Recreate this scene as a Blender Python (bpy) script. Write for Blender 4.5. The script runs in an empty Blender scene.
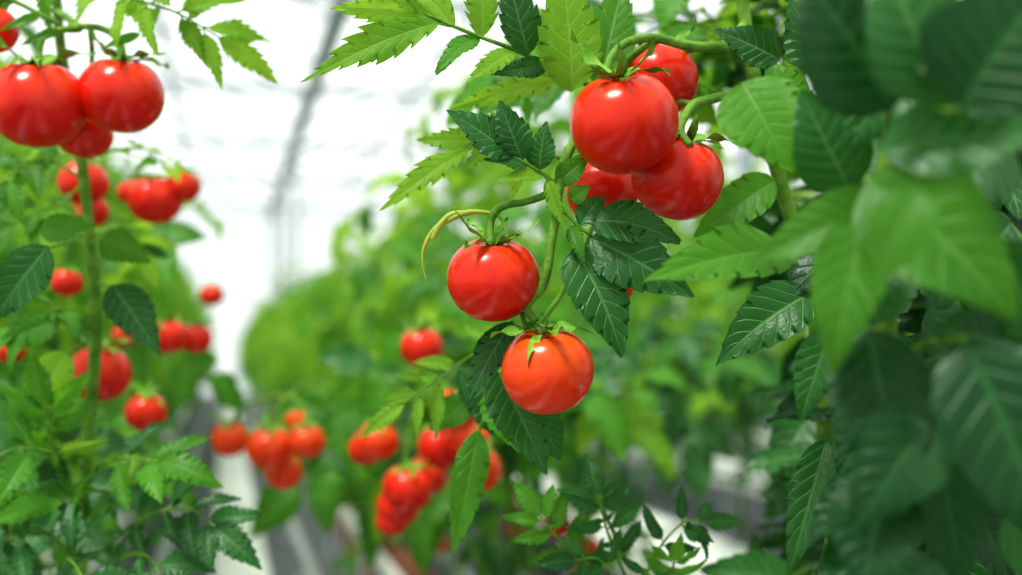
import bpy, math, random
import numpy as np
from mathutils import Vector, Matrix
rng = random.Random(7)
scene = bpy.context.scene

# ------------------------------------------------------------------ camera
CAM = Vector((0, 0, 1.1)); YAW = math.radians(14.13); PIT = math.radians(3.15)
F = Vector((math.sin(YAW)*math.cos(PIT), math.cos(YAW)*math.cos(PIT), math.sin(PIT)))
R = Vector((math.cos(YAW), -math.sin(YAW), 0)); U = R.cross(F)
FL = 1136.0
cd = bpy.data.cameras.new("camera"); cam = bpy.data.objects.new("camera", cd)
scene.collection.objects.link(cam); scene.camera = cam
cam.matrix_world = Matrix.Translation(CAM) @ Matrix((R, U, -F)).transposed().to_4x4()
cd.lens = FL/1022*36; cd.sensor_width = 36; cd.clip_start = 0.02
cd.dof.use_dof = True; cd.dof.focus_distance = 0.77; cd.dof.aperture_fstop = 2.8
try:
    scene.view_settings.view_transform = 'Standard'
    scene.view_settings.look = 'Medium High Contrast'
except Exception as e: print("LOOK", e)

def S(x, y, d):            # pixel x, pixel y and view depth, unprojected through the camera to world
    return CAM + d*(F + R*((x-511)/FL) + U*((287.5-y)/FL))

# ------------------------------------------------------------------ materials
def newmat(name):
    m = bpy.data.materials.new(name); m.use_nodes = True
    nt = m.node_tree; nt.nodes.clear()
    out = nt.nodes.new('ShaderNodeOutputMaterial'); return m, nt, out
def MN(nt, op, a, b=None, clamp=False):
    n = nt.nodes.new('ShaderNodeMath'); n.operation = op; n.use_clamp = clamp
    for i, v in enumerate((a, b)):
        if v is None: continue
        if isinstance(v, (int, float)): n.inputs[i].default_value = v
        else: nt.links.new(v, n.inputs[i])
    return n.outputs[0]
def MIX(nt, fac, a, b):
    n = nt.nodes.new('ShaderNodeMix'); n.data_type = 'RGBA'
    for s, v in ((n.inputs[0], fac), (n.inputs[6], a), (n.inputs[7], b)):
        if isinstance(v, (int, float)): s.default_value = v
        elif isinstance(v, tuple): s.default_value = (*v, 1)
        else: nt.links.new(v, s)
    return n.outputs[2]
def SM(nt, v, lo, hi, a=0., b=1.):
    n = nt.nodes.new('ShaderNodeMapRange'); n.interpolation_type = 'SMOOTHSTEP'
    nt.links.new(v, n.inputs[0]); n.inputs[1].default_value = lo; n.inputs[2].default_value = hi
    n.inputs[3].default_value = a; n.inputs[4].default_value = b
    return n.outputs[0]
def NOISE(nt, scale, detail=3):
    tc = nt.nodes.new('ShaderNodeTexCoord'); n = nt.nodes.new('ShaderNodeTexNoise')
    n.inputs['Scale'].default_value = scale; n.inputs['Detail'].default_value = detail
    nt.links.new(tc.outputs['Object'], n.inputs['Vector']); return n.outputs['Fac']

def leaf_mat(name, cd_, cl, cv, ct, tr, rough=0.42, spec=0.16):
    m, nt, out = newmat(name)
    uv = nt.nodes.new('ShaderNodeUVMap'); sp = nt.nodes.new('ShaderNodeSeparateXYZ')
    nt.links.new(uv.outputs[0], sp.inputs[0])
    au = MN(nt, 'ABSOLUTE', sp.outputs[0]); v = sp.outputs[1]
    a = MN(nt, 'SUBTRACT', v, MN(nt, 'MULTIPLY', au, 0.2))
    f = MN(nt, 'FRACT', MN(nt, 'MULTIPLY', MN(nt, 'ADD', a, 1.0), 8.0))
    d = MN(nt, 'MINIMUM', f, MN(nt, 'SUBTRACT', 1.0, f))
    vein = MN(nt, 'MULTIPLY', SM(nt, d, 0.0, 0.11, 1, 0), SM(nt, au, 0.6, 1.0, 1, 0.15))
    mid = SM(nt, au, 0.02, 0.09, 1, 0)
    mask = MN(nt, 'MAXIMUM', vein, mid)
    at = nt.nodes.new('ShaderNodeAttribute'); at.attribute_name = 'tint'
    nz = NOISE(nt, 45, 4)
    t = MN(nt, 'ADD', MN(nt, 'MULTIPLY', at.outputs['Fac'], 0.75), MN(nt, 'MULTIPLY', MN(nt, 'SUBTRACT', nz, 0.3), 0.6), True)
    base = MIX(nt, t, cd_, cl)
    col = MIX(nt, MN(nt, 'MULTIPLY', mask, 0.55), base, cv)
    p = nt.nodes.new('ShaderNodeBsdfPrincipled'); nt.links.new(col, p.inputs['Base Color'])
    p.inputs['Roughness'].default_value = rough
    p.inputs['Specular IOR Level'].default_value = spec
    bm = nt.nodes.new('ShaderNodeBump'); bm.inputs['Strength'].default_value = 0.6; bm.inputs['Distance'].default_value = 0.0008
    h = MN(nt, 'SUBTRACT', MN(nt, 'MULTIPLY', NOISE(nt, 420, 2), 0.7), mask)
    nt.links.new(h, bm.inputs['Height']); nt.links.new(bm.outputs[0], p.inputs['Normal'])
    tl = nt.nodes.new('ShaderNodeBsdfTranslucent')
    tcol = MIX(nt, MN(nt, 'MULTIPLY', mask, 0.3), MIX(nt, t, tuple(c*0.6 for c in ct), ct), cd_)
    nt.links.new(tcol, tl.inputs['Color'])
    mx = nt.nodes.new('ShaderNodeMixShader'); mx.inputs[0].default_value = tr
    nt.links.new(p.outputs[0], mx.inputs[1]); nt.links.new(tl.outputs[0], mx.inputs[2])
    nt.links.new(mx.outputs[0], out.inputs[0]); return m
def simple(name, c1, c2, scale, rough=0.5, metal=0., bump=0., bscale=100, spec=0.3):
    m, nt, out = newmat(name)
    p = nt.nodes.new('ShaderNodeBsdfPrincipled')
    nt.links.new(MIX(nt, SM(nt, NOISE(nt, scale), 0.35, 0.65), c1, c2), p.inputs['Base Color'])
    p.inputs['Roughness'].default_value = rough; p.inputs['Metallic'].default_value = metal
    p.inputs['Specular IOR Level'].default_value = spec
    if bump:
        b = nt.nodes.new('ShaderNodeBump'); b.inputs['Strength'].default_value = bump; b.inputs['Distance'].default_value = 0.002
        nt.links.new(NOISE(nt, bscale), b.inputs['Height']); nt.links.new(b.outputs[0], p.inputs['Normal'])
    nt.links.new(p.outputs[0], out.inputs[0]); return m

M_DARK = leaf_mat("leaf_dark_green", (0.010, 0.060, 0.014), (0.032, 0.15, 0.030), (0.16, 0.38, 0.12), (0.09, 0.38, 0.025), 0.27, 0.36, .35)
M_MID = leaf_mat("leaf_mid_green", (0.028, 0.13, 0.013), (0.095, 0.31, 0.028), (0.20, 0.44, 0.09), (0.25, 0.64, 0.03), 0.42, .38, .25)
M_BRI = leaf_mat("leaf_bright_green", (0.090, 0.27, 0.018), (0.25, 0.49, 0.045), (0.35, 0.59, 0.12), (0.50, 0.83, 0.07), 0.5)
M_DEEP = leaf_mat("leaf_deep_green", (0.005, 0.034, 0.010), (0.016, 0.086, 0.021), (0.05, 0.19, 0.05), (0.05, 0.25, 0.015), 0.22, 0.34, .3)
M_STEM = simple("stem_green", (0.08, 0.20, 0.02), (0.17, 0.33, 0.045), 60, 0.55, bump=0.6, bscale=500, spec=.15)
M_CAL = simple("calyx_green", (0.08, 0.24, 0.018), (0.20, 0.40, 0.05), 90, 0.5, spec=.15)
M_DRY = simple("withered_sepal", (0.42, 0.42, 0.06), (0.30, 0.38, 0.05), 90, 0.6)
M_TWN = simple("twine", (0.6, 0.6, 0.55), (0.75, 0.75, 0.7), 90, 0.8)
def tom_mat(name, c1, c2):
    m, nt, out = newmat(name)
    p = nt.nodes.new('ShaderNodeBsdfPrincipled')
    uv = nt.nodes.new('ShaderNodeUVMap'); sp = nt.nodes.new('ShaderNodeSeparateXYZ')
    nt.links.new(uv.outputs[0], sp.inputs[0])
    t = MN(nt, 'ADD', MN(nt, 'MULTIPLY', SM(nt, sp.outputs[1], 0.4, 1.0), 0.6), MN(nt, 'MULTIPLY', SM(nt, NOISE(nt, 26, 4), 0.3, 0.7), 0.45), True)
    nt.links.new(MIX(nt, t, c1, c2), p.inputs['Base Color'])
    p.inputs['Roughness'].default_value = 0.22; p.inputs['Specular IOR Level'].default_value = 0.36
    p.inputs['Subsurface Weight'].default_value = 0.1; p.inputs['Subsurface Scale'].default_value = 0.006
    p.inputs['Subsurface Radius'].default_value = (1, 0.15, 0.05)
    b = nt.nodes.new('ShaderNodeBump'); b.inputs['Strength'].default_value = 0.06; b.inputs['Distance'].default_value = 0.001
    nt.links.new(NOISE(nt, 160), b.inputs['Height']); nt.links.new(b.outputs[0], p.inputs['Normal'])
    nt.links.new(p.outputs[0], out.inputs[0]); return m
M_TOM = tom_mat("tomato_red_skin", (0.58, 0.006, 0.004), (0.80, 0.050, 0.007))
M_TOR = tom_mat("tomato_orange_red_skin", (0.74, 0.026, 0.005), (0.85, 0.12, 0.010))
MATS = [M_DARK, M_MID, M_BRI, M_STEM, M_TOM, M_CAL, M_TOR, M_DRY, M_TWN, M_DEEP]
DARK, MID, BRI, STEM, TOM, CAL, TOR, DRY, TWN, DEEP = range(10)

# ------------------------------------------------------------------ mesh builder
class MB:
    def __init__(s): s.v=[]; s.f=[]; s.m=[]; s.uv=[]; s.t=[]; s.n=0
    def add(s, v, f, uv, mat, tint):
        v=np.asarray(v,float); s.v.append(v); s.f.append(np.asarray(f)+s.n); s.uv.append(np.asarray(uv,float))
        s.m.append(np.full(len(f),mat)); s.t.append(np.full(len(v),tint)); s.n+=len(v)
    def mesh(s, name, origin=None):
        v=np.concatenate(s.v); f=np.concatenate(s.f).astype(np.int32); uv=np.concatenate(s.uv); t=np.concatenate(s.t); m=np.concatenate(s.m)
        if origin is not None: v=v-np.array(origin)
        me=bpy.data.meshes.new(name)
        me.vertices.add(len(v)); me.vertices.foreach_set('co', v.astype(np.float32).ravel())
        me.loops.add(f.size); me.loops.foreach_set('vertex_index', f.ravel())
        me.polygons.add(len(f)); me.polygons.foreach_set('loop_start', np.arange(0,f.size,4,dtype=np.int32))
        me.polygons.foreach_set('loop_total', np.full(len(f),4,dtype=np.int32))
        me.polygons.foreach_set('material_index', m.astype(np.int32))
        me.polygons.foreach_set('use_smooth', np.ones(len(f),dtype=bool))
        for x in MATS: me.materials.append(x)
        ul=me.uv_layers.new(name='UVMap'); ul.data.foreach_set('uv', uv[f.ravel()].astype(np.float32).ravel())
        at=me.attributes.new('tint','FLOAT','POINT'); at.data.foreach_set('value', t.astype(np.float32))
        me.update(calc_edges=True); return me
    def obj(s, name, parent=None, origin=None):
        ob=bpy.data.objects.new(name, s.mesh(name, origin)); scene.collection.objects.link(ob)
        if origin is not None: ob.location=origin
        if parent: ob.parent=parent
        return ob

def grid_faces(nr, nc, wrap=False):
    f=[]
    for i in range(nr-1):
        for j in range(nc if wrap else nc-1):
            j2=(j+1)%nc
            f.append((i*nc+j, i*nc+j2, (i+1)*nc+j2, (i+1)*nc+j))
    return np.array(f)
GF={}
def gf(a,b,w=False):
    if (a,b,w) not in GF: GF[(a,b,w)]=grid_faces(a,b,w)
    return GF[(a,b,w)]

def leaf_geo(L, W, nt=8, depth=0.22, hi=True, droop=0., arch=0., fold=0.15, wave=0.02, r=rng, bulge=0.016, side=0.):
    offs = (0.0,0.25,0.5,0.75,0.96) if hi else (0.0,0.5,0.94)
    t=np.array([ (k+o)/nt for k in range(nt) for o in offs]+[1.0]); 
    nc = 13 if hi else 5
    s=np.linspace(-1,1,nc)
    T,Sx=np.meshgrid(t,s,indexing='ij')
    def prof(t):
        return np.clip(np.sin(np.pi*np.clip(t,0,1)**0.72),0.0,1)**0.85*(1-0.30*t)/0.86+0.012
    saw=(T*nt)%1.0; saw[-1,:]=0
    small=0.5+0.5*np.sin(np.floor(T*nt)*2.3+r.random()*6)
    dd=depth*(0.7+0.5*small)
    m=1-dd*(1-saw**0.8)
    aS=np.abs(Sx)
    x=Sx*W/2*prof(T)*(1-aS**2*(1-m))
    y=T*L + L/nt*0.7*saw*depth*2*aS**3
    f=(8*(T-0.2*aS+1))%1.0
    z=bulge*L*np.abs(np.sin(np.pi*f))**0.6*np.clip(aS*2.2,0,1)*(1-0.4*aS)*np.clip((1-T)*4,0,1)*np.clip(T*5,0,1)
    z+=fold*np.abs(x)
    p1,p2=r.random()*6,r.random()*6
    z+=wave*L*np.sin(T*7+p1)*aS**1.5*np.sign(Sx)+wave*L*0.8*np.sin(T*11+p2+Sx)*aS**2
    z+=-droop*L*T**2+arch*L*4*T*(1-T)
    y=y-0.35*abs(droop)*L*T**2
    x=x+side*L*(T**2-T)
    v=np.stack([x,y,z],-1).reshape(-1,3)
    uv=np.stack([Sx,T],-1).reshape(-1,2)
    return v, gf(len(t),nc), uv

def frame(d, n):
    Y=d.normalized(); Z=(n-Y*n.dot(Y))
    if Z.length<1e-4: Z=Y.orthogonal()
    Z.normalize(); X=Y.cross(Z)
    return np.array([X,Y,Z])
def add_leaf(mb, base, d, n, L, W, mat=MID, roll=0, tint=None, **k):
    if roll: n = Matrix.Rotation(math.radians(roll),3,d.normalized()) @ n
    v,f,uv=leaf_geo(L,W,**k)
    v=v@frame(d,n)+np.array(base)
    mb.add(v,f,uv,mat,rng.random() if tint is None else tint)

def smooth(pts, rad, seg=6):
    P=[np.array(p) for p in pts]; P=[2*P[0]-P[1]]+P+[2*P[-1]-P[-2]]
    rr=[rad[0]]+list(rad)+[rad[-1]]; out=[];ro=[]
    for i in range(1,len(P)-2):
        for k in range(seg):
            t=k/seg; a,b,c,d=P[i-1:i+3]
            out.append(0.5*((2*b)+(-a+c)*t+(2*a-5*b+4*c-d)*t*t+(-a+3*b-3*c+d)*t**3)); ro.append(rr[i]*(1-t)+rr[i+1]*t)
    out.append(P[-2]); ro.append(rr[-2]); return out,ro
def tube(mb, pts, rad, mat=STEM, sides=8, seg=6, tint=0.5):
    if isinstance(rad,(int,float)): rad=[rad]*len(pts)
    if seg>1: pts,rad=smooth(pts,rad,seg)
    pts=np.array([np.array(p) for p in pts]); n=len(pts)
    tan=np.gradient(pts,axis=0); tan/=np.linalg.norm(tan,axis=1)[:,None]+1e-12
    nrm=np.array(Vector(tan[0]).orthogonal().normalized()); v=[];uv=[]
    pts=np.concatenate([pts[:1],pts,pts[-1:]]); tan=np.concatenate([tan[:1],tan,tan[-1:]]); rad=[1e-5]+list(rad)+[1e-5]
    for i in range(n+2):
        nrm=nrm-tan[i]*nrm.dot(tan[i]); nrm/=np.linalg.norm(nrm)+1e-12
        b=np.cross(tan[i],nrm)
        for k in range(sides):
            a=2*math.pi*k/sides
            v.append(pts[i]+rad[i]*(math.cos(a)*nrm+math.sin(a)*b)); uv.append((k/sides,i/n))
    mb.add(v,gf(n+2,sides,True),uv,mat,tint)
def hairs(mb, pts, rad, n, ln=0.0022):
    if isinstance(rad,(int,float)): rad=[rad]*len(pts)
    pts,rad=smooth(pts,rad,8); V=[];Fc=[];uv=[]
    for i in range(n):
        k=rng.randrange(len(pts)-1); a=rng.random(); p=pts[k]*(1-a)+pts[k+1]*a; r=rad[k]
        t=Vector(pts[k+1]-pts[k]).normalized(); o=t.orthogonal().normalized(); o.rotate(Matrix.Rotation(rng.random()*6.28,3,t))
        s=o.cross(t)*0.00011; q=Vector(p)+o*r*0.9; e=q+(o+t*rng.uniform(-.3,.3))*ln*rng.uniform(.5,1.1)
        b=len(V); V+= [q-s,q+s,e+s*.2,e-s*.2]; Fc.append((b,b+1,b+2,b+3)); uv+=[(0,0)]*4
    mb.add([tuple(x) for x in V],Fc,uv,CAL,0.9)

def tomato(mb, c, r, up, mat=TOM, sq=0.9, hi=True, calyx=True, spin=0.):
    nr,nc=(30,40) if hi else (12,16)
    ph=np.linspace(0.02,math.pi-0.02,nr); th=np.linspace(0,2*math.pi,nc,endpoint=False)
    P,T=np.meshgrid(ph,th,indexing='ij')
    lob=1+0.014*np.cos(5*T+spin)*np.sin(P)**0.5*(P<math.pi/2)+0.010*np.cos(3*T+1+spin)
    rho=np.sin(P)**0.93*lob; z=np.cos(P)*sq
    z=z-0.16*np.exp(-(rho/0.30)**2)*(P<1.5)+0.04*np.exp(-(rho/0.25)**2)*(P>1.6)
    v=np.stack([rho*np.cos(T),rho*np.sin(T),z],-1).reshape(-1,3)*r
    uv=np.stack([T/6.2832,1-P/math.pi],-1).reshape(-1,2)
    fr=frame(up.orthogonal(),up)
    mb.add(v@fr+np.array(c),gf(nr,nc,True)[:, ::-1],uv,mat,rng.random())
    top=Vector(c)+up*r*(sq-0.12)
    if calyx:
        n=6; a0=rng.random()*6
        for i in range(n):
            a=a0+i*6.283/n+rng.uniform(-.2,.2)
            o=up.orthogonal().normalized(); o.rotate(Matrix.Rotation(a,3,up))
            L=r*rng.uniform(0.95,1.3)
            lift=rng.uniform(0.15,0.5)
            dr=rng.uniform(0.1,0.5) if rng.random()<.65 else -.35
            add_leaf(mb, top+o*r*0.02+up*r*0.03, o+up*lift, up-o*lift, L, r*0.21, CAL, nt=4, depth=0.0, hi=hi, droop=dr, fold=0.3, wave=0.05, bulge=0, side=rng.uniform(-.2,.2))
    return top

def compound(mb, pts, n, Lm, up, mat=MID, pairs=3, hi=False, r0=0.0025, wr=0.5, depth=0.3, ang=60, lit=None, droop=0.35):
    P,_=smooth(pts,[1]*len(pts),8); P=[Vector(p) for p in P]
    nP=len(P); rad=[r0*(1-0.6*i/nP) for i in range(nP)]
    tube(mb,P,rad,STEM,6 if hi else 4,seg=1)
    def at(t):
        k=min(int(t*(nP-1)),nP-2); a=t*(nP-1)-k
        return P[k].lerp(P[k+1],a),(P[k+1]-P[k]).normalized()
    def nrm(tan):
        N=up-tan*up.dot(tan)
        if N.length<1e-3: N=tan.orthogonal()
        return N.normalized()
    for i in range(pairs):
        t=0.28+0.60*i/max(1,pairs-1)+rng.uniform(-.02,.02)
        for sgn in (-1,1):
            p,tan=at(min(0.97,t+rng.uniform(-.02,.03))); N=nrm(tan); sd=tan.cross(N)*sgn
            a=math.radians(ang+rng.uniform(-12,12)-i*5); d=tan*math.cos(a)+sd*math.sin(a)+N*rng.uniform(-.3,.15)
            L=Lm*(0.72+0.28*math.sin(math.pi*(0.25+0.6*i/pairs)))*rng.uniform(.85,1.12)
            st=p+d.normalized()*L*0.1
            tube(mb,[p,st+d.normalized()*L*0.05],r0*0.5,STEM,4,seg=1)
            mm=mat if rng.random()<0.8 else rng.choice((DARK,MID,BRI)) if mat not in (DARK,DEEP) else mat
            add_leaf(mb,st,d,N+sd*rng.uniform(-.3,.1)+tan*rng.uniform(-.2,.3),L,L*wr*rng.uniform(.85,1.15),mm,hi=hi,nt=8 if hi else 6,depth=depth,droop=rng.uniform(0,droop),fold=rng.uniform(0.05,.3),wave=0.035)
        if i<pairs-1:
            for sgn in (-1,1):
                if rng.random()<0.7:
                    p,tan=at(t+0.3/pairs); N=nrm(tan); sd=tan.cross(N)*sgn
                    add_leaf(mb,p,tan*0.3+sd,N,Lm*0.28,Lm*0.16,mat,hi=False,nt=3,depth=0.25,droop=0.2)
    p,tan=at(0.99); N=nrm(tan)
    add_leaf(mb,p,tan+N*rng.uniform(-.2,.1),N,Lm*1.15,Lm*1.15*wr*1.1,mat,hi=hi,nt=8 if hi else 6,depth=depth,droop=rng.uniform(0.1,droop+.1),fold=0.15,wave=0.035)

def empty(name, loc=(0,0,0)):
    e=bpy.data.objects.new(name,None); e.location=loc; e.empty_display_size=0.1; scene.collection.objects.link(e); return e
UPV=Vector((0,0,1))
TOCAM=(-F+U*0.35).normalized()

def HL(mb, b, t, w, mat, roll=0, hi=True, arch=0.06, depth=0.2, stalk=None, **k):
    B=S(*b); T=S(*t); d=T-B
    n=(CAM-(B+T)/2).normalized()+U*0.35
    add_leaf(mb,B,d,n,d.length,w/FL*(b[2]+t[2])/2,mat,roll=roll,arch=arch,depth=depth,hi=hi,**k)
    if stalk: tube(mb,[S(*stalk),S(*stalk).lerp(B,0.5)-Vector((0,0,0.002)),B+d*0.03],0.0011,STEM,6)

# ================================================================== HERO PLANT
plant=empty("tomato_plant",(0.42,0.85,0.42))
def fin(mb,name,par):
    o=mb.obj(name); o.parent=par; o.matrix_parent_inverse=Matrix.Translation(par.location).inverted(); return o
st=MB()
main=[Vector((0.40,0.92,0.43)),S(830,560,.93),S(825,430,.92),S(812,300,.90),S(780,180,.88),S(757,90,.86),S(745,20,.86),S(735,-60,.86),S(735,-150,.88)]
tube(st,main,[.006,.0065,.0065,.006,.006,.0055,.005,.0045,.004],STEM,12)
def stalk(mb,P,r,h=90):
    P=[S(*p) for p in P]; tube(mb,P,r,STEM,10); hairs(mb,P,r,h)
stalk(st,[(757,86,.86),(735,93,.845),(712,99,.83),(694,104,.81),(684,118,.795),(681,132,.785),(690,146,.775)],[.0044,.0038,.0036,.0032,.0029,.0028,.0028],300)
stalk(st,[(745,25,.86),(725,45,.84),(690,46,.82),(655,38,.80),(628,42,.78),(612,56,.77),(604,78,.758)],[.0044,.004,.0036,.0032,.003,.0028,.0028],300)
stalk(st,[(700,47,.825),(680,52,.84),(662,50,.845),(658,54,.85)],[.0024,.002,.002,.002],80)
stalk(st,[(694,104,.81),(670,104,.84),(640,128,.86),(612,160,.86)],[.0024,.002,.002,.002],40)
stalk(st,[(655,38,.80),(622,66,.82),(592,100,.82),(574,140,.80),(563,165,.785),(558,190,.775),(556,215,.775),(551,245,.775),(547,270,.775),(541,288,.775),(531,298,.775),(527,309,.772),(536,322,.768)],
      [.0026,.0028,.003,.0032,.0037,.0036,.0033,.0031,.0034,.0036,.0034,.003,.0026],700)
stalk(st,[(536,322,.768),(545,327,.765),(546,318,.763),(540,312,.763)],[.0017,.0014,.001,.0006],60)
stalk(st,[(541,290,.775),(528,299,.78),(522,310,.782),(527,330,.775),(532,342,.765)],[.002,.0018,.0018,.0018,.002],120)
stalk(st,[(558,186,.775),(545,195,.775),(525,202,.775),(506,205,.775),(495,212,.775),(490,224,.775),(490,246,.765)],[.0028,.0026,.0024,.0027,.003,.0028,.0028],350)
stalk(st,[(495,212,.775),(503,222,.772),(507,236,.770),(500,247,.770)],[.0012,.001,.0009,.0008],60)
stalk(st,[(558,205,.775),(568,215,.772),(578,226,.772),(592,236,.772)],[.0016,.0014,.0012,.001],90)
stalk(st,[(574,232,.772),(571,240,.772),(573,250,.772)],[.001,.001,.001],40)
stalk(st,[(557,185,.775),(540,172,.775),(520,160,.775),(505,152,.775)],[.0016,.0014,.0012,.001],90)
for P in ([(492,213,.775),(470,212,.772),(450,219,.77),(434,230,.77),(424,248,.77),(423,266,.77),(427,282,.77)],[(470,212,.772),(452,214,.77),(440,225,.768),(432,240,.768)]):
    pts=[S(*p) for p in P]; tube(st,pts,[.0012,.0018,.0022,.0017,.0012,.0009,.0004][:len(P)],DRY,6); hairs(st,pts,.0016,80,.002)
fin(st,"stem",plant)

lf=MB()
tube(lf,[S(600,90,.82),S(560,72,.81),S(520,52,.80),S(470,33,.79),(S(425,14,.79))],[.0022,.002,.0017,.0014,.001],STEM,8)
for b,t,w,m,ro in [((440,22,.79),(306,80,.77),44,BRI,10),((435,16,.79),(335,8,.80),34,BRI,-25),((455,28,.79),(392,-36,.82),36,BRI,-10),
    ((478,36,.795),(436,74,.77),26,MID,20),((482,38,.795),(478,-45,.80),36,BRI,0),((515,50,.80),(468,82,.77),26,BRI,10),((528,55,.80),(505,-32,.79),44,DARK,15),
    ((548,66,.805),(492,74,.78),22,DARK,-20),((562,78,.81),(452,108,.83),26,BRI,-10),((572,92,.80),(560,-35,.80),64,BRI,0),((545,62,.805),(540,10,.83),30,BRI,20),
    ((600,88,.83),(625,-20,.86),50,MID,10),((585,80,.83),(600,20,.86),36,BRI,0),((420,12,.79),(382,-10,.78),22,BRI,10),((400,30,.79),(372,62,.78),20,BRI,10),((415,25,.79),(398,55,.78),18,BRI,10)]:
    HL(lf,b,t,w,m,ro,depth=0.34 if m==BRI and w<60 else .16,side=rng.uniform(-.12,.12))
tube(lf,[S(562,160,.80),S(520,135,.83),S(480,140,.84),S(455,152,.84)],[.0016,.0013,.001,.0008],STEM,6)
for b,t,w,m,ro in [((470,148,.84),(383,209,.82),30,BRI,10),((485,142,.84),(418,140,.85),26,BRI,-10),((500,138,.835),(462,172,.82),22,BRI,0),((520,135,.83),(470,118,.84),30,BRI,0),((540,150,.81),(512,196,.80),24,BRI,20)]:
    HL(lf,b,t,w,m,ro,depth=.3)
for b,t,w,m,ro in [((512,156,.775),(447,111,.765),42,DARK,12),((523,160,.775),(500,101,.77),40,DARK,-15),((540,170,.775),(547,122,.775),36,DARK,-30),((528,166,.775),(484,160,.77),24,DARK,30),
    ((545,176,.775),(492,183,.765),18,BRI,25),((556,183,.775),(588,158,.78),26,MID,10),((570,200,.775),(590,186,.77),20,MID,10),((548,180,.775),(566,228,.76),18,BRI,30)]:
    HL(lf,b,t,w,m,ro,depth=.15,tint=.6)
for b,t,w,m,ro in [((592,221,.772),(680,243,.765),54,DARK,-18),((590,238,.772),(693,297,.755),62,DARK,12),((573,249,.772),(622,357,.758),62,DARK,-8),((580,226,.772),(604,196,.785),26,DARK,0),
    ((571,226,.772),(585,262,.76),18,MID,20)]:
    HL(lf,b,t,w,m,ro,depth=.10,arch=.09,tint=.6,side=.08)
HL(lf,(816,291,.775),(717,365,.77),60,DARK,0,depth=.09,arch=.1,tint=.6,side=-.1,stalk=(862,282,.80))
for b,t,w,m,ro in [((512,322,.80),(468,402,.79),36,DARK,15),((498,372,.83),(546,474,.80),56,DARK,0),((505,380,.85),(520,452,.84),60,MID,10),((478,430,.88),(453,553,.87),36,MID,-10),((530,400,.84),(560,460,.85),40,DARK,0),
    ((480,380,.9),(500,440,.9),44,DARK,0),((470,400,.95),(430,430,.95),34,MID,0)]:
    HL(lf,b,t,w,m,ro,depth=.11)
tube(lf,[S(655,60,.88),S(610,180,.90),S(575,270,.90),S(535,330,.89),S(500,362,.87),S(480,430,.88)],[.0024,.0022,.002,.002,.0016,.001],STEM,6)
tube(lf,[S(535,330,.89),S(515,325,.84),S(512,322,.80)],.0012,STEM,6)
compound(lf,[S(520,352,.95),S(480,352,.94),S(440,378,.93),S(405,402,.92)],0,.042,TOCAM,BRI,4,True,.0014,.30,.38)
fin(lf,"leaves_front",plant)

# right side of the plant - canopy towards the camera
rt=MB()
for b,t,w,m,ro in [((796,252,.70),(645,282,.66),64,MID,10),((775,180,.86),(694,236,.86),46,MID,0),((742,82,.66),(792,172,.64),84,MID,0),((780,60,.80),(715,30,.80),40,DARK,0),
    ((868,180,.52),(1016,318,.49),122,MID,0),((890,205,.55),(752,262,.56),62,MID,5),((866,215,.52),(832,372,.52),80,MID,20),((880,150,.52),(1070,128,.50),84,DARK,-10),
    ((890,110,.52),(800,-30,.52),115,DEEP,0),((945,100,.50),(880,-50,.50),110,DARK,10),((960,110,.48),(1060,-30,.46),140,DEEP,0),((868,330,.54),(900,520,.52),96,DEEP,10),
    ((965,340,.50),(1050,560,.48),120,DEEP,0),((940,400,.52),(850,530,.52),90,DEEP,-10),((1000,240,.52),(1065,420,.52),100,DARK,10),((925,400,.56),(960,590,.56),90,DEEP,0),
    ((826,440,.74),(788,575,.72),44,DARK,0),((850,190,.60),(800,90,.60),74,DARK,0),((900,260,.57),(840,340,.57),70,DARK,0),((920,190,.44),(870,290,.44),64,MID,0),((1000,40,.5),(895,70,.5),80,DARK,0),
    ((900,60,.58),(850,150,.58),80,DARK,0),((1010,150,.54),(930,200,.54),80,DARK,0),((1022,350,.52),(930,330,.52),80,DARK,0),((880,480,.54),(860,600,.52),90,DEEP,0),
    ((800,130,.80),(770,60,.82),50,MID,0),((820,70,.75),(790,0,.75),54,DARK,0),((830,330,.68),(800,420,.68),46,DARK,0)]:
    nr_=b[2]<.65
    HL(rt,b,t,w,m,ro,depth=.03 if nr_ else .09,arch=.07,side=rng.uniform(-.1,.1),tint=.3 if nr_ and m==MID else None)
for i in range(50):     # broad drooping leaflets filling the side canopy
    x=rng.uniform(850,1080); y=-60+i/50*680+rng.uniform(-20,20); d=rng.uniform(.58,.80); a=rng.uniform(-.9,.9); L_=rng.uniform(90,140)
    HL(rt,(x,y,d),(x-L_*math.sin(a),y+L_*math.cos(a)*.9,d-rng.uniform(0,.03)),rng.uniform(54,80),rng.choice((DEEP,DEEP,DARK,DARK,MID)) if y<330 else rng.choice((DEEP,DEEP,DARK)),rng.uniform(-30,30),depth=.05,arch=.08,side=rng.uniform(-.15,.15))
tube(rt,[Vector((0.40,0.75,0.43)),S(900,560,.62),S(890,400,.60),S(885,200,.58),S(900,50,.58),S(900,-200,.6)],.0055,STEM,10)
for q in [(868,180,.52),(890,110,.52),(868,330,.54),(965,340,.50),(940,400,.52),(1000,240,.52),(960,110,.48),(816,291,.785),(796,252,.70)]:
    a=S(888,q[1]+40,.59); b=S(*q); tube(rt,[a,a.lerp(b,.5)+Vector((0,0,.008)),b],.0018,STEM,6)
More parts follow.
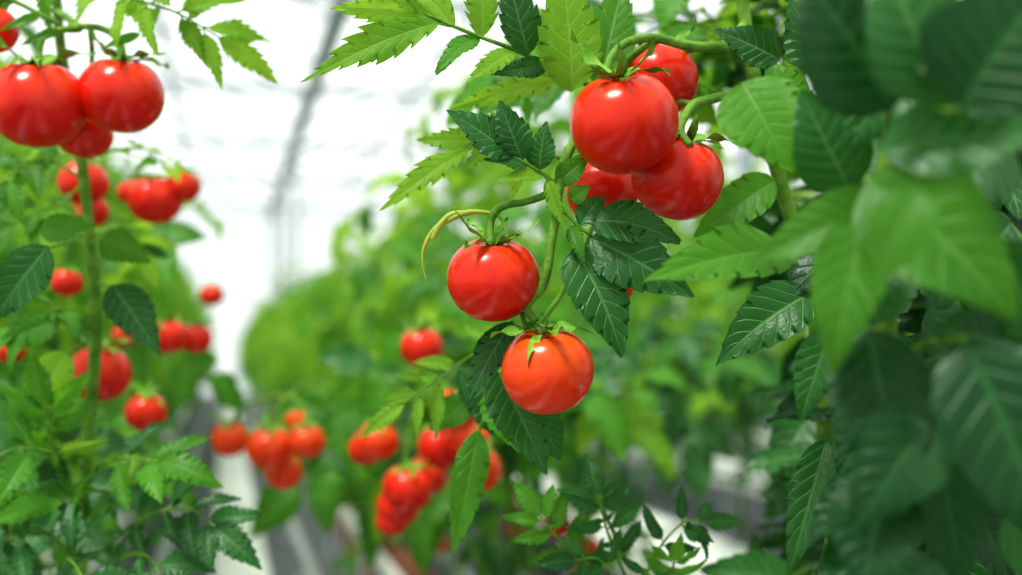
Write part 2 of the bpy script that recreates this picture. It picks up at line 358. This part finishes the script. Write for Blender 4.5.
def scatter(mb,n,x0,x1,y0,y1,d0,d1,Lm,mats,hi=False,hub=None,pairs=3,depth=.13,wr=.54):
    for i in range(n):
        x,y,d=rng.uniform(x0,x1),rng.uniform(y0,y1),rng.uniform(d0,d1)
        p=S(x,y,d); h=S(hub[0]+rng.uniform(-30,30),y-rng.uniform(-30,60),hub[1]) if hub else p+Vector((rng.uniform(-.1,.1),.1,0))
        o=(p-h)
        if o.length<0.08: o=Vector((rng.uniform(-1,1),rng.uniform(-1,1),0)).normalized()*.08
        o=o.normalized()*min(o.length,.25)
        h=p-o; e=p+o.normalized()*Lm*1.2+Vector((0,0,-Lm*.5))
        compound(mb,[h,h.lerp(p,.5)+Vector((0,0,.02)),p,e],0,Lm,(UPV*.7-F*.6+R*rng.uniform(-.4,.4)).normalized(),rng.choice(mats),pairs,hi,wr=wr,depth=depth)
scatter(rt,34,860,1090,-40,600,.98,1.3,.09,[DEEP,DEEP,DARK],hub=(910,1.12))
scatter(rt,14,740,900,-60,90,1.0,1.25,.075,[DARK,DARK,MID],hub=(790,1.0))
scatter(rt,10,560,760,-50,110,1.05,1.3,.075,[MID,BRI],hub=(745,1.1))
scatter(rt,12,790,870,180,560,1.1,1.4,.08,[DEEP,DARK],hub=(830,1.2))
fin(rt,"leaves_side",plant)

bt=MB()   # young shoot low in front of the trough
tube(bt,[Vector((.22,1.02,.43)),S(640,640,.93),S(625,560,.92),S(600,505,.91)],[.003,.0028,.0022,.0014],STEM,8)
for P,lm,m,n in [([(632,590,.92),(612,545,.91),(602,512,.90),(598,495,.90)],.034,DARK,4),([(640,620,.92),(650,565,.91),(680,525,.89),(705,522,.89)],.030,DARK,4),([(635,620,.92),(585,570,.91),(555,535,.90),(540,515,.90)],.033,MID,4),
    ([(640,640,.92),(620,590,.91),(600,560,.89),(575,560,.88)],.030,DARK,3),([(640,640,.92),(665,590,.91),(672,570,.89),(675,560,.88)],.026,MID,3)]:
    compound(bt,[S(*p) for p in P],0,lm,TOCAM,m,n,True,.0014,.42,.28,70)
bp=empty("tomato_plant",(.22,1.02,.43)); fin(bt,"shoot",bp)

# hero fruit (individual objects)
def TO(x,y,d,w,up=(0,0,1),mat=TOM,sq=.9,calyx=True,hi=True):
    mb=MB(); c=S(x,y,d); tomato(mb,c,w/2/FL*d,Vector(up).normalized(),mat,sq,hi,calyx,rng.random()*6)
    return mb.obj("tomato",origin=c)
TO(493,279,.78,93,(-.05,-.36,1),TOM,.90)
TO(547,370,.77,93,(-.25,-.36,1),TOR,.93)
TO(624,123,.76,109,(-.30,-.42,1),TOM,.93)
TO(677,177,.80,92,(.22,-.40,1),TOM,.93)
TO(658,80,.85,80,(0,-.1,1),TOM,.92)
TO(602,190,.87,74,(0,.1,1),TOM,.92)
TO(613,286,.95,42,(0,.1,1),TOM,.92)

# ================================================================== LEFT PLANT (near)
lp=empty("tomato_plant",(-.35,1.2,.42)); L=MB()
base=Vector((-.22,1.12,.43))
tube(L,[base,S(70,640,1.1),S(85,470,1.08),S(96,330,1.06),S(90,240,1.05),S(80,150,1.05),S(60,40,1.02),S(50,-120,1.02)],[.006,.006,.006,.0058,.005,.005,.0045,.004],STEM,10)
def stk(P,r,mb=L): tube(mb,[S(*p) for p in P],r,STEM,8)
stk([(55,10,1.02),(80,28,.97),(60,30,.95),(42,40,.94),(38,72,.93)],[.0035,.003,.0028,.0028,.0028])
stk([(70,26,.97),(100,28,.95),(118,40,.95),(122,66,.94)],[.003,.0028,.0028,.0028])
stk([(90,30,.96),(92,60,.99),(86,110,1.0)],[.002,.002,.002])
stk([(60,25,.96),(10,0,.96),(-5,8,.96)],[.002,.002,.002])
for s in ((10,3,.93),(30,18,.93),(110,22,.93)):
    HL(L,(s[0]+30,s[1]+12,.94),(s[0]-10,s[1]+28,.93),10,MID,0,depth=.05)
compound(L,[S(85,-20,.98),S(130,-2,.94),S(175,12,.92),S(220,38,.92)],0,.052,TOCAM,BRI,4,True,.0016,.36,.34,50)
compound(L,[S(85,-30,.98),S(100,-15,.96),S(130,-18,.94),S(150,-25,.92)],0,.048,TOCAM,BRI,3,True,.0016,.4,.34,55)
compound(L,[S(60,-40,.98),S(40,-20,.98),S(20,-20,.98),S(0,-10,.98)],0,.045,TOCAM,MID,3,True,.0016,.4,.34,55)
for b,t,w,m,ro,sk in [((48,246,.9),(-8,322,.9),48,DARK,0,(88,235,1.05)),((112,285,1.0),(160,356,.98),44,DARK,0,(95,280,1.06)),((66,352,.98),(36,404,.97),38,BRI,0,(95,335,1.06)),
    ((40,232,.95),(95,225,.95),30,MID,0,(88,235,1.05)),((100,240,1.0),(150,262,1.0),36,MID,0,(90,240,1.05)),((60,320,1.0),(0,345,1.0),36,MID,0,(95,330,1.06)),((20,250,.96),(50,285,.95),24,DARK,0,None)]:
    HL(L,b,t,w,m,ro,depth=.11,stalk=sk)
for P,m,n,lm in [([(90,470,1.08),(60,455,.98),(20,448,.95),(-10,460,.95)],MID,3,.055),([(90,480,1.08),(100,465,1.0),(130,458,.97),(160,462,.95)],MID,3,.055),
    ([(85,520,1.08),(60,470,1.0),(50,430,.97),(45,410,.96)],MID,4,.05),([(90,560,1.08),(140,520,1.0),(185,508,.97),(215,528,.95)],DARK,4,.05),
    ([(85,590,1.08),(120,560,1.0),(145,555,.97),(160,575,.95)],DARK,3,.05),([(80,560,1.08),(40,530,.98),(10,540,.95),(-20,560,.95)],DARK,3,.055),
    ([(80,600,1.08),(60,570,.98),(70,560,.95),(90,590,.93)],DARK,3,.055),([(85,520,1.08),(110,500,1.05),(100,490,1.0),(60,500,.97)],MID,3,.055),
    ([(85,500,1.08),(40,490,1.0),(10,500,.97),(-15,520,.95)],DARK,3,.055),
    ([(84,180,1.05),(50,160,1.05),(20,165,1.02),(0,185,1.0)],MID,3,.055),([(80,150,1.05),(50,140,1.1),(30,150,1.12),(20,160,1.12)],BRI,3,.05),
    ([(88,220,1.05),(60,205,1.1),(30,215,1.1),(10,225,1.1)],MID,3,.055),([(95,330,1.06),(60,310,1.0),(40,320,1.0),(20,330,1.0)],MID,2,.045),
    ([(82,160,1.05),(115,150,1.1),(145,150,1.15),(165,165,1.2)],BRI,3,.04),([(88,240,1.05),(120,225,1.15),(135,240,1.2),(140,250,1.2)],BRI,3,.04)]:
    compound(L,[S(*p) for p in P],0,lm,(TOCAM+UPV*.4).normalized(),m,n,True,.0018,.42,.22)
scatter(L,20,-40,150,150,420,1.5,1.9,.085,[MID,BRI,BRI],hub=(60,1.7))
scatter(L,14,-40,90,380,600,1.2,1.7,.09,[DARK,MID,MID],hub=(30,1.4))
fin(L,"stem_and_leaves",lp)
for a in [(38,104,.94,97),(122,95,.95,84),(85,133,1.0,56),(-8,30,.96,52)]:
    TO(*a,(rng.uniform(-.15,.15),-.3,1))
for a in [(155,200,1.35,54),(83,183,1.3,50),(183,186,1.35,36),(131,192,1.4,28),(100,373,1.2,62),(146,412,1.3,42),(67,282,1.25,32),(168,336,1.35,38),(195,338,1.4,34),(212,295,1.8,24),(10,350,1.25,30),(92,212,1.35,34),(125,335,1.35,26)]:
    TO(*a,(rng.uniform(-.15,.15),-.25,1),hi=False)
mb=MB()
scatter(mb,16,350,600,330,450,1.75,2.1,.10,[MID,DARK,DARK],hub=(500,1.95))
scatter(mb,8,400,620,240,400,1.6,1.9,.10,[MID,BRI],hub=(520,1.8))
scatter(mb,10,580,760,330,415,1.9,2.3,.09,[DARK,DEEP,MID],hub=(640,2.1))
for x in (400,480,560): tube(mb,[Vector((.57,1.9+.1*(x-400)/100,.42)),S(x+40,470,1.9),S(x+10,350,1.9),S(x+30,240,1.9)],.005,STEM,8)
for P in ([(440,380,1.85),(350,375,1.7),(290,395,1.55),(272,425,1.53)],[(290,395,1.55),(245,405,1.6),(232,425,1.6)],[(290,395,1.55),(305,410,1.5),(307,430,1.48)],
          [(500,370,1.7),(440,380,1.5),(415,410,1.42),(402,480,1.4)],[(500,370,1.7),(480,385,1.5),(478,440,1.42)],[(440,345,1.7),(425,320,1.5),(422,330,1.4)],[(430,395,1.48),(390,405,1.5),(376,425,1.5)]):
    tube(mb,[S(*p) for p in P],.003,STEM,6)
mp=empty("tomato_plant",(.57,1.9,.42)); fin(mb,"stem_and_leaves",mp)
for a in [(230,439,1.6,38),(270,448,1.5,48),(306,441,1.48,38),(284,472,1.55,38),(378,441,1.5,42),(408,488,1.4,52),(480,470,1.4,46),(392,520,1.45,34),(455,410,1.35,48),(422,347,1.4,44),(440,446,1.5,46),(428,475,1.5,42),(398,506,1.45,44),(366,449,1.55,36),(297,420,1.6,24),(470,440,1.45,44)]:
    TO(*a,(rng.uniform(-.15,.15),-.25,1),hi=False,mat=TOR if rng.random()<.5 else TOM)

# ================================================================== ROW PLANTS
def make_plant(i,h0=.38,fruit=True):
    mb=MB(); H=rng.uniform(1.35,1.5)
    pts=[Vector((rng.uniform(-.02,.02),rng.uniform(-.02,.02),h)) for h in np.linspace(0,H,7)]
    tube(mb,pts,.006,STEM,6,4)
    tube(mb,[Vector((0.01,0,0.1)),Vector((0.01,0,2.9))],.0009,TWN,4,1)
    a=rng.random()*6; h=h0
    while h<H+.02:
        a+=2.4+rng.uniform(-.3,.3); o=Vector((math.cos(a),math.sin(a),0)); top=(h/H)
        ln=rng.uniform(.24,.36)*(1 if top<.85 else .65)
        b=Vector((0,0,h)); 
        P=[b,b+o*ln*.35+Vector((0,0,.05)),b+o*ln*.7+Vector((0,0,.03)),b+o*ln+Vector((0,0,-.05))]
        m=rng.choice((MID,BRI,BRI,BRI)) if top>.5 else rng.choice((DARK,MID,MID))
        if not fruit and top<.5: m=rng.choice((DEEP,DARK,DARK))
        compound(mb,P,0,rng.uniform(.10,.13),(UPV+o*.3+Vector((rng.uniform(-.3,.3),rng.uniform(-.3,.3),0))).normalized(),m,3,False,.003,.5,.22,60,droop=.55)
        h+=rng.uniform(.05,.075)
    if fruit and i%2==0:
        h=rng.uniform(.30,.40)
        a=rng.random()*6; o=Vector((math.cos(a),math.sin(a),0)); b=Vector((0,0,h+.1))
        P=[b,b+o*.08+Vector((0,0,.01)),b+o*.14+Vector((0,0,-.04)),b+o*.17+Vector((0,0,-.14)),b+o*.17+Vector((0,0,-.22))]
        tube(mb,P,.003,STEM,5)
        for k in range(5):
            q=P[2].lerp(P[4],k/4)+Vector((rng.uniform(-1,1),rng.uniform(-1,1),0)).normalized()*.035-Vector((0,0,.02))
            tomato(mb,q,rng.uniform(.026,.033),UPV,rng.choice((TOM,TOR)),.92,False,True)
    return mb.mesh("row_tomato_plant_mesh")
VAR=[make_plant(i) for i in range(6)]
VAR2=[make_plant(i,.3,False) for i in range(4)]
def row(X,y0,y1,step=.36,vs=VAR,zs=1.0):
    e=empty("tomato_plant_row",(X,y0,0)); y=y0
    while y<y1:
        o=bpy.data.objects.new("plant",rng.choice(vs)); scene.collection.objects.link(o); o.parent=e
        o.location=(rng.uniform(-.05,.05),y-y0,.42); o.rotation_euler=(0,0,rng.random()*6.28); s=rng.uniform(.92,1.08); o.scale=(s,s,s*zs*rng.uniform(.90,1.08))
        y+=step*rng.uniform(.85,1.15)
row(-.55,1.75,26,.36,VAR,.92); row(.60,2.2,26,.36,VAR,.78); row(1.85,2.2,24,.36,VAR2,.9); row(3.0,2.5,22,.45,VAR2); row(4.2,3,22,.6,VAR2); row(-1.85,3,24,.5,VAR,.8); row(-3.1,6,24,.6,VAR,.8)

# ================================================================== GREENHOUSE
M_FLOOR=simple("ground_cover_fabric",(.06,.07,.075),(.12,.135,.14),30,.8,bump=.4,bscale=300)
M_CONC=simple("concrete_path_surface",(.62,.66,.62),(.75,.78,.74),8,.75,bump=.3,bscale=80)
M_TRO=simple("trough_white_enamel",(.78,.79,.76),(.86,.86,.84),6,.45)
M_RAIL=simple("galvanised_steel",(.5,.53,.54),(.62,.65,.66),20,.4,.6)
M_SLAB=simple("growing_slab_film",(.74,.76,.74),(.86,.87,.86),12,.5,bump=.5,bscale=40)
M_BARK=simple("brown_substrate",(.18,.06,.035),(.28,.12,.07),60,.9,bump=.8,bscale=120)
M_FRM=simple("grey_frame_paint",(.34,.38,.41),(.40,.44,.47),4,.5)
m,nt,out=newmat("diffusing_greenhouse_glass")
tr=nt.nodes.new('ShaderNodeBsdfTransparent'); tl=nt.nodes.new('ShaderNodeBsdfTranslucent'); mx=nt.nodes.new('ShaderNodeMixShader')
tl.inputs[0].default_value=(.97,1,.99,1); nt.links.new(SM(nt,NOISE(nt,1.5),.3,.7,.18,.28),mx.inputs[0])
nt.links.new(tr.outputs[0],mx.inputs[1]); nt.links.new(tl.outputs[0],mx.inputs[2]); nt.links.new(mx.outputs[0],out.inputs[0]); M_GLS=m

class BX:
    def __init__(s): s.v=[];s.f=[];s.m=[]
    def beam(s,a,b,w,h,mi=0,up=Vector((0,0,1))):
        a=Vector(a);b=Vector(b); d=(b-a).normalized()
        if abs(d.dot(up))>.98: up=Vector((0,1,0))
        x=d.cross(up).normalized(); z=x.cross(d).normalized(); k=len(s.v)
        for p in (a,b):
            for i,j in ((-1,-1),(1,-1),(1,1),(-1,1)): s.v.append(p+x*i*w/2+z*j*h/2)
        for f in ((0,3,2,1),(4,5,6,7),(0,1,5,4),(1,2,6,5),(2,3,7,6),(3,0,4,7)): s.f.append([k+q for q in f]); s.m.append(mi)
    def quad(s,P,mi=0):
        k=len(s.v); s.v+= [Vector(p) for p in P]; s.f.append([k,k+1,k+2,k+3]); s.m.append(mi)
    def cyl(s,a,b,r,mi=0,n=12):
        a=Vector(a);b=Vector(b);d=(b-a).normalized();o=d.orthogonal().normalized();q=d.cross(o);k=len(s.v)
        for p in (a,b):
            for i in range(n):
                t=6.28318*i/n; s.v.append(p+r*(math.cos(t)*o+math.sin(t)*q))
        for i in range(n):
            j=(i+1)%n; s.f.append([k+i,k+j,k+n+j,k+n+i]); s.m.append(mi)
        s.f.append([k+i for i in range(n)][::-1]); s.m.append(mi); s.f.append([k+n+i for i in range(n)]); s.m.append(mi)
    def obj(s,name,mats,bev=0):
        me=bpy.data.meshes.new(name); me.from_pydata([tuple(v) for v in s.v],[],s.f)
        for x in mats: me.materials.append(x)
        me.polygons.foreach_set('material_index',s.m); me.update()
        o=bpy.data.objects.new(name,me); scene.collection.objects.link(o)
        return o
def fr(a,b,st):
    n=int((b-a)/st+1e-6)
    return [a+st*i for i in range(n+1)]
X0,X1,Y0,Y1=-10.9,13.1,-6.,30.; ZG=4.6; ZR=5.5; SP=4.0
b=BX(); b.beam(((X0+X1)/2,Y0,-.05),((X0+X1)/2,Y1,-.05),X1-X0,.1); b.obj("floor",[M_FLOOR])
b=BX(); b.beam((.09,Y0+.2,.012),(.09,Y1-.2,.012),.27,.02); b.obj("concrete_path",[M_CONC])
for X in (-.28,.40,1.05):
    b=BX(); b.cyl((X,-4,.09),(X,27,.09),.025)
    for y in fr(-4,27,1.2):
        b.beam((X,y,.0),(X,y,.075),.03,.05); b.beam((X-.05,y,.006),(X+.05,y,.006),.06,.012)
    b.obj("heating_pipe_rail",[M_RAIL])
b=BX(); b.beam((.78,-4,.012),(.78,27,.012),.24,.02); b.obj("gravel_strip",[M_BARK])
for X,w in ((-.55,.2),(.60,.09),(1.62,.46),(3.0,.26),(4.2,.26),(-1.85,.26),(-3.1,.26)):
    b=BX(); y0,y1=-3.,27.
    b.beam((X,y0,.31),(X,y1,.31),w,.012); 
    for s in (-1,1):
        b.beam((X+s*w/2,y0,.34),(X+s*w/2,y1,.34),.008,.07); b.beam((X+s*(w/2+.008),y0,.376),(X+s*(w/2+.008),y1,.376),.024,.008)
    for y in fr(y0+.3,y1,1.5):
        b.beam((X-w*.35,y,0),(X-w*.35,y,.305),.025,.025,1); b.beam((X+w*.35,y,0),(X+w*.35,y,.305),.025,.025,1); b.beam((X-w*.45,y,.295),(X+w*.45,y,.295),.03,.02,1)
    for y in fr(y0+.1,y1-1.1,1.0):
        b.beam((X,y,.367),(X,y+.95,.367),w*.7,.1,2 if w>.1 else 4)
    b.cyl((X+w*.3,y0,.425),(X+w*.3,y1,.425),.008,3,6)
    b.obj("growing_trough",[M_TRO,M_RAIL,M_SLAB,M_FLOOR,M_BARK])
b=BX(); g=BX()
xs=[X0+SP*k for k in range(7)]
for x in xs:
    b.beam((x,Y0,ZG),(x,Y1,ZG),.18,.15)
    for y in fr(Y0+.5,Y1,4.0):
        if not (abs(x-1.1)<.1 and y<16): b.beam((x,y,0),(x,y,ZG),.09,.09)
for x in xs[:-1]:
    xm=x+SP/2; b.beam((xm,Y0,ZR),(xm,Y1,ZR),.08,.09)
    for y in fr(Y0,Y1,2.0):
        b.beam((x,y,ZG),(xm,y,ZR),.05,.055); b.beam((xm,y,ZR),(x+SP,y,ZG),.05,.055)
    for y in fr(Y0+.5,Y1,4.0):
        b.beam((x,y,ZG-.2),(x+SP,y,ZG-.2),.07,.08)
    g.quad([(x,Y0,ZG+.03),(xm,Y0,ZR+.03),(xm,Y1,ZR+.03),(x,Y1,ZG+.03)])
    g.quad([(xm,Y0,ZR+.03),(x+SP,Y0,ZG+.03),(x+SP,Y1,ZG+.03),(xm,Y1,ZR+.03)])
b.obj("greenhouse_roof_frame",[M_FRM]); g.obj("ceiling",[M_GLS])
def wall(name,a,c):
    a=Vector(a);c=Vector(c); w=BX(); w.quad([a,c,c+Vector((0,0,ZG)),a+Vector((0,0,ZG))],1)
    n=int((c-a).length/2)
    for i in range(n+1):
        p=a.lerp(c,i/n); w.beam(p,p+Vector((0,0,ZG)),.05,.06)
    for z in (.4,2.4,4.5): w.beam(a+Vector((0,0,z)),c+Vector((0,0,z)),.05,.05)
    w.obj(name,[M_FRM,M_GLS])
wall("wall_back",(X0,Y1,0),(X1,Y1,0)); wall("wall_left",(X0,Y0,0),(X0,Y1,0)); wall("wall_right",(X1,Y0,0),(X1,Y1,0)); wall("wall_front",(X0,Y0,0),(X1,Y0,0))

# ================================================================== LIGHT
w=bpy.data.worlds.new("overcast_sky"); scene.world=w; w.use_nodes=True
bg=w.node_tree.nodes['Background']; bg.inputs[0].default_value=(.94,1,.985,1); bg.inputs[1].default_value=1.0
sd=bpy.data.lights.new("sun",'SUN'); sd.energy=4.8; sd.angle=math.radians(16); sd.color=(1,.98,.92)
so=bpy.data.objects.new("sun",sd); scene.collection.objects.link(so)
so.rotation_euler=Vector((.42,.30,-1)).to_track_quat('-Z','Y').to_euler(); so.location=(0,0,8)
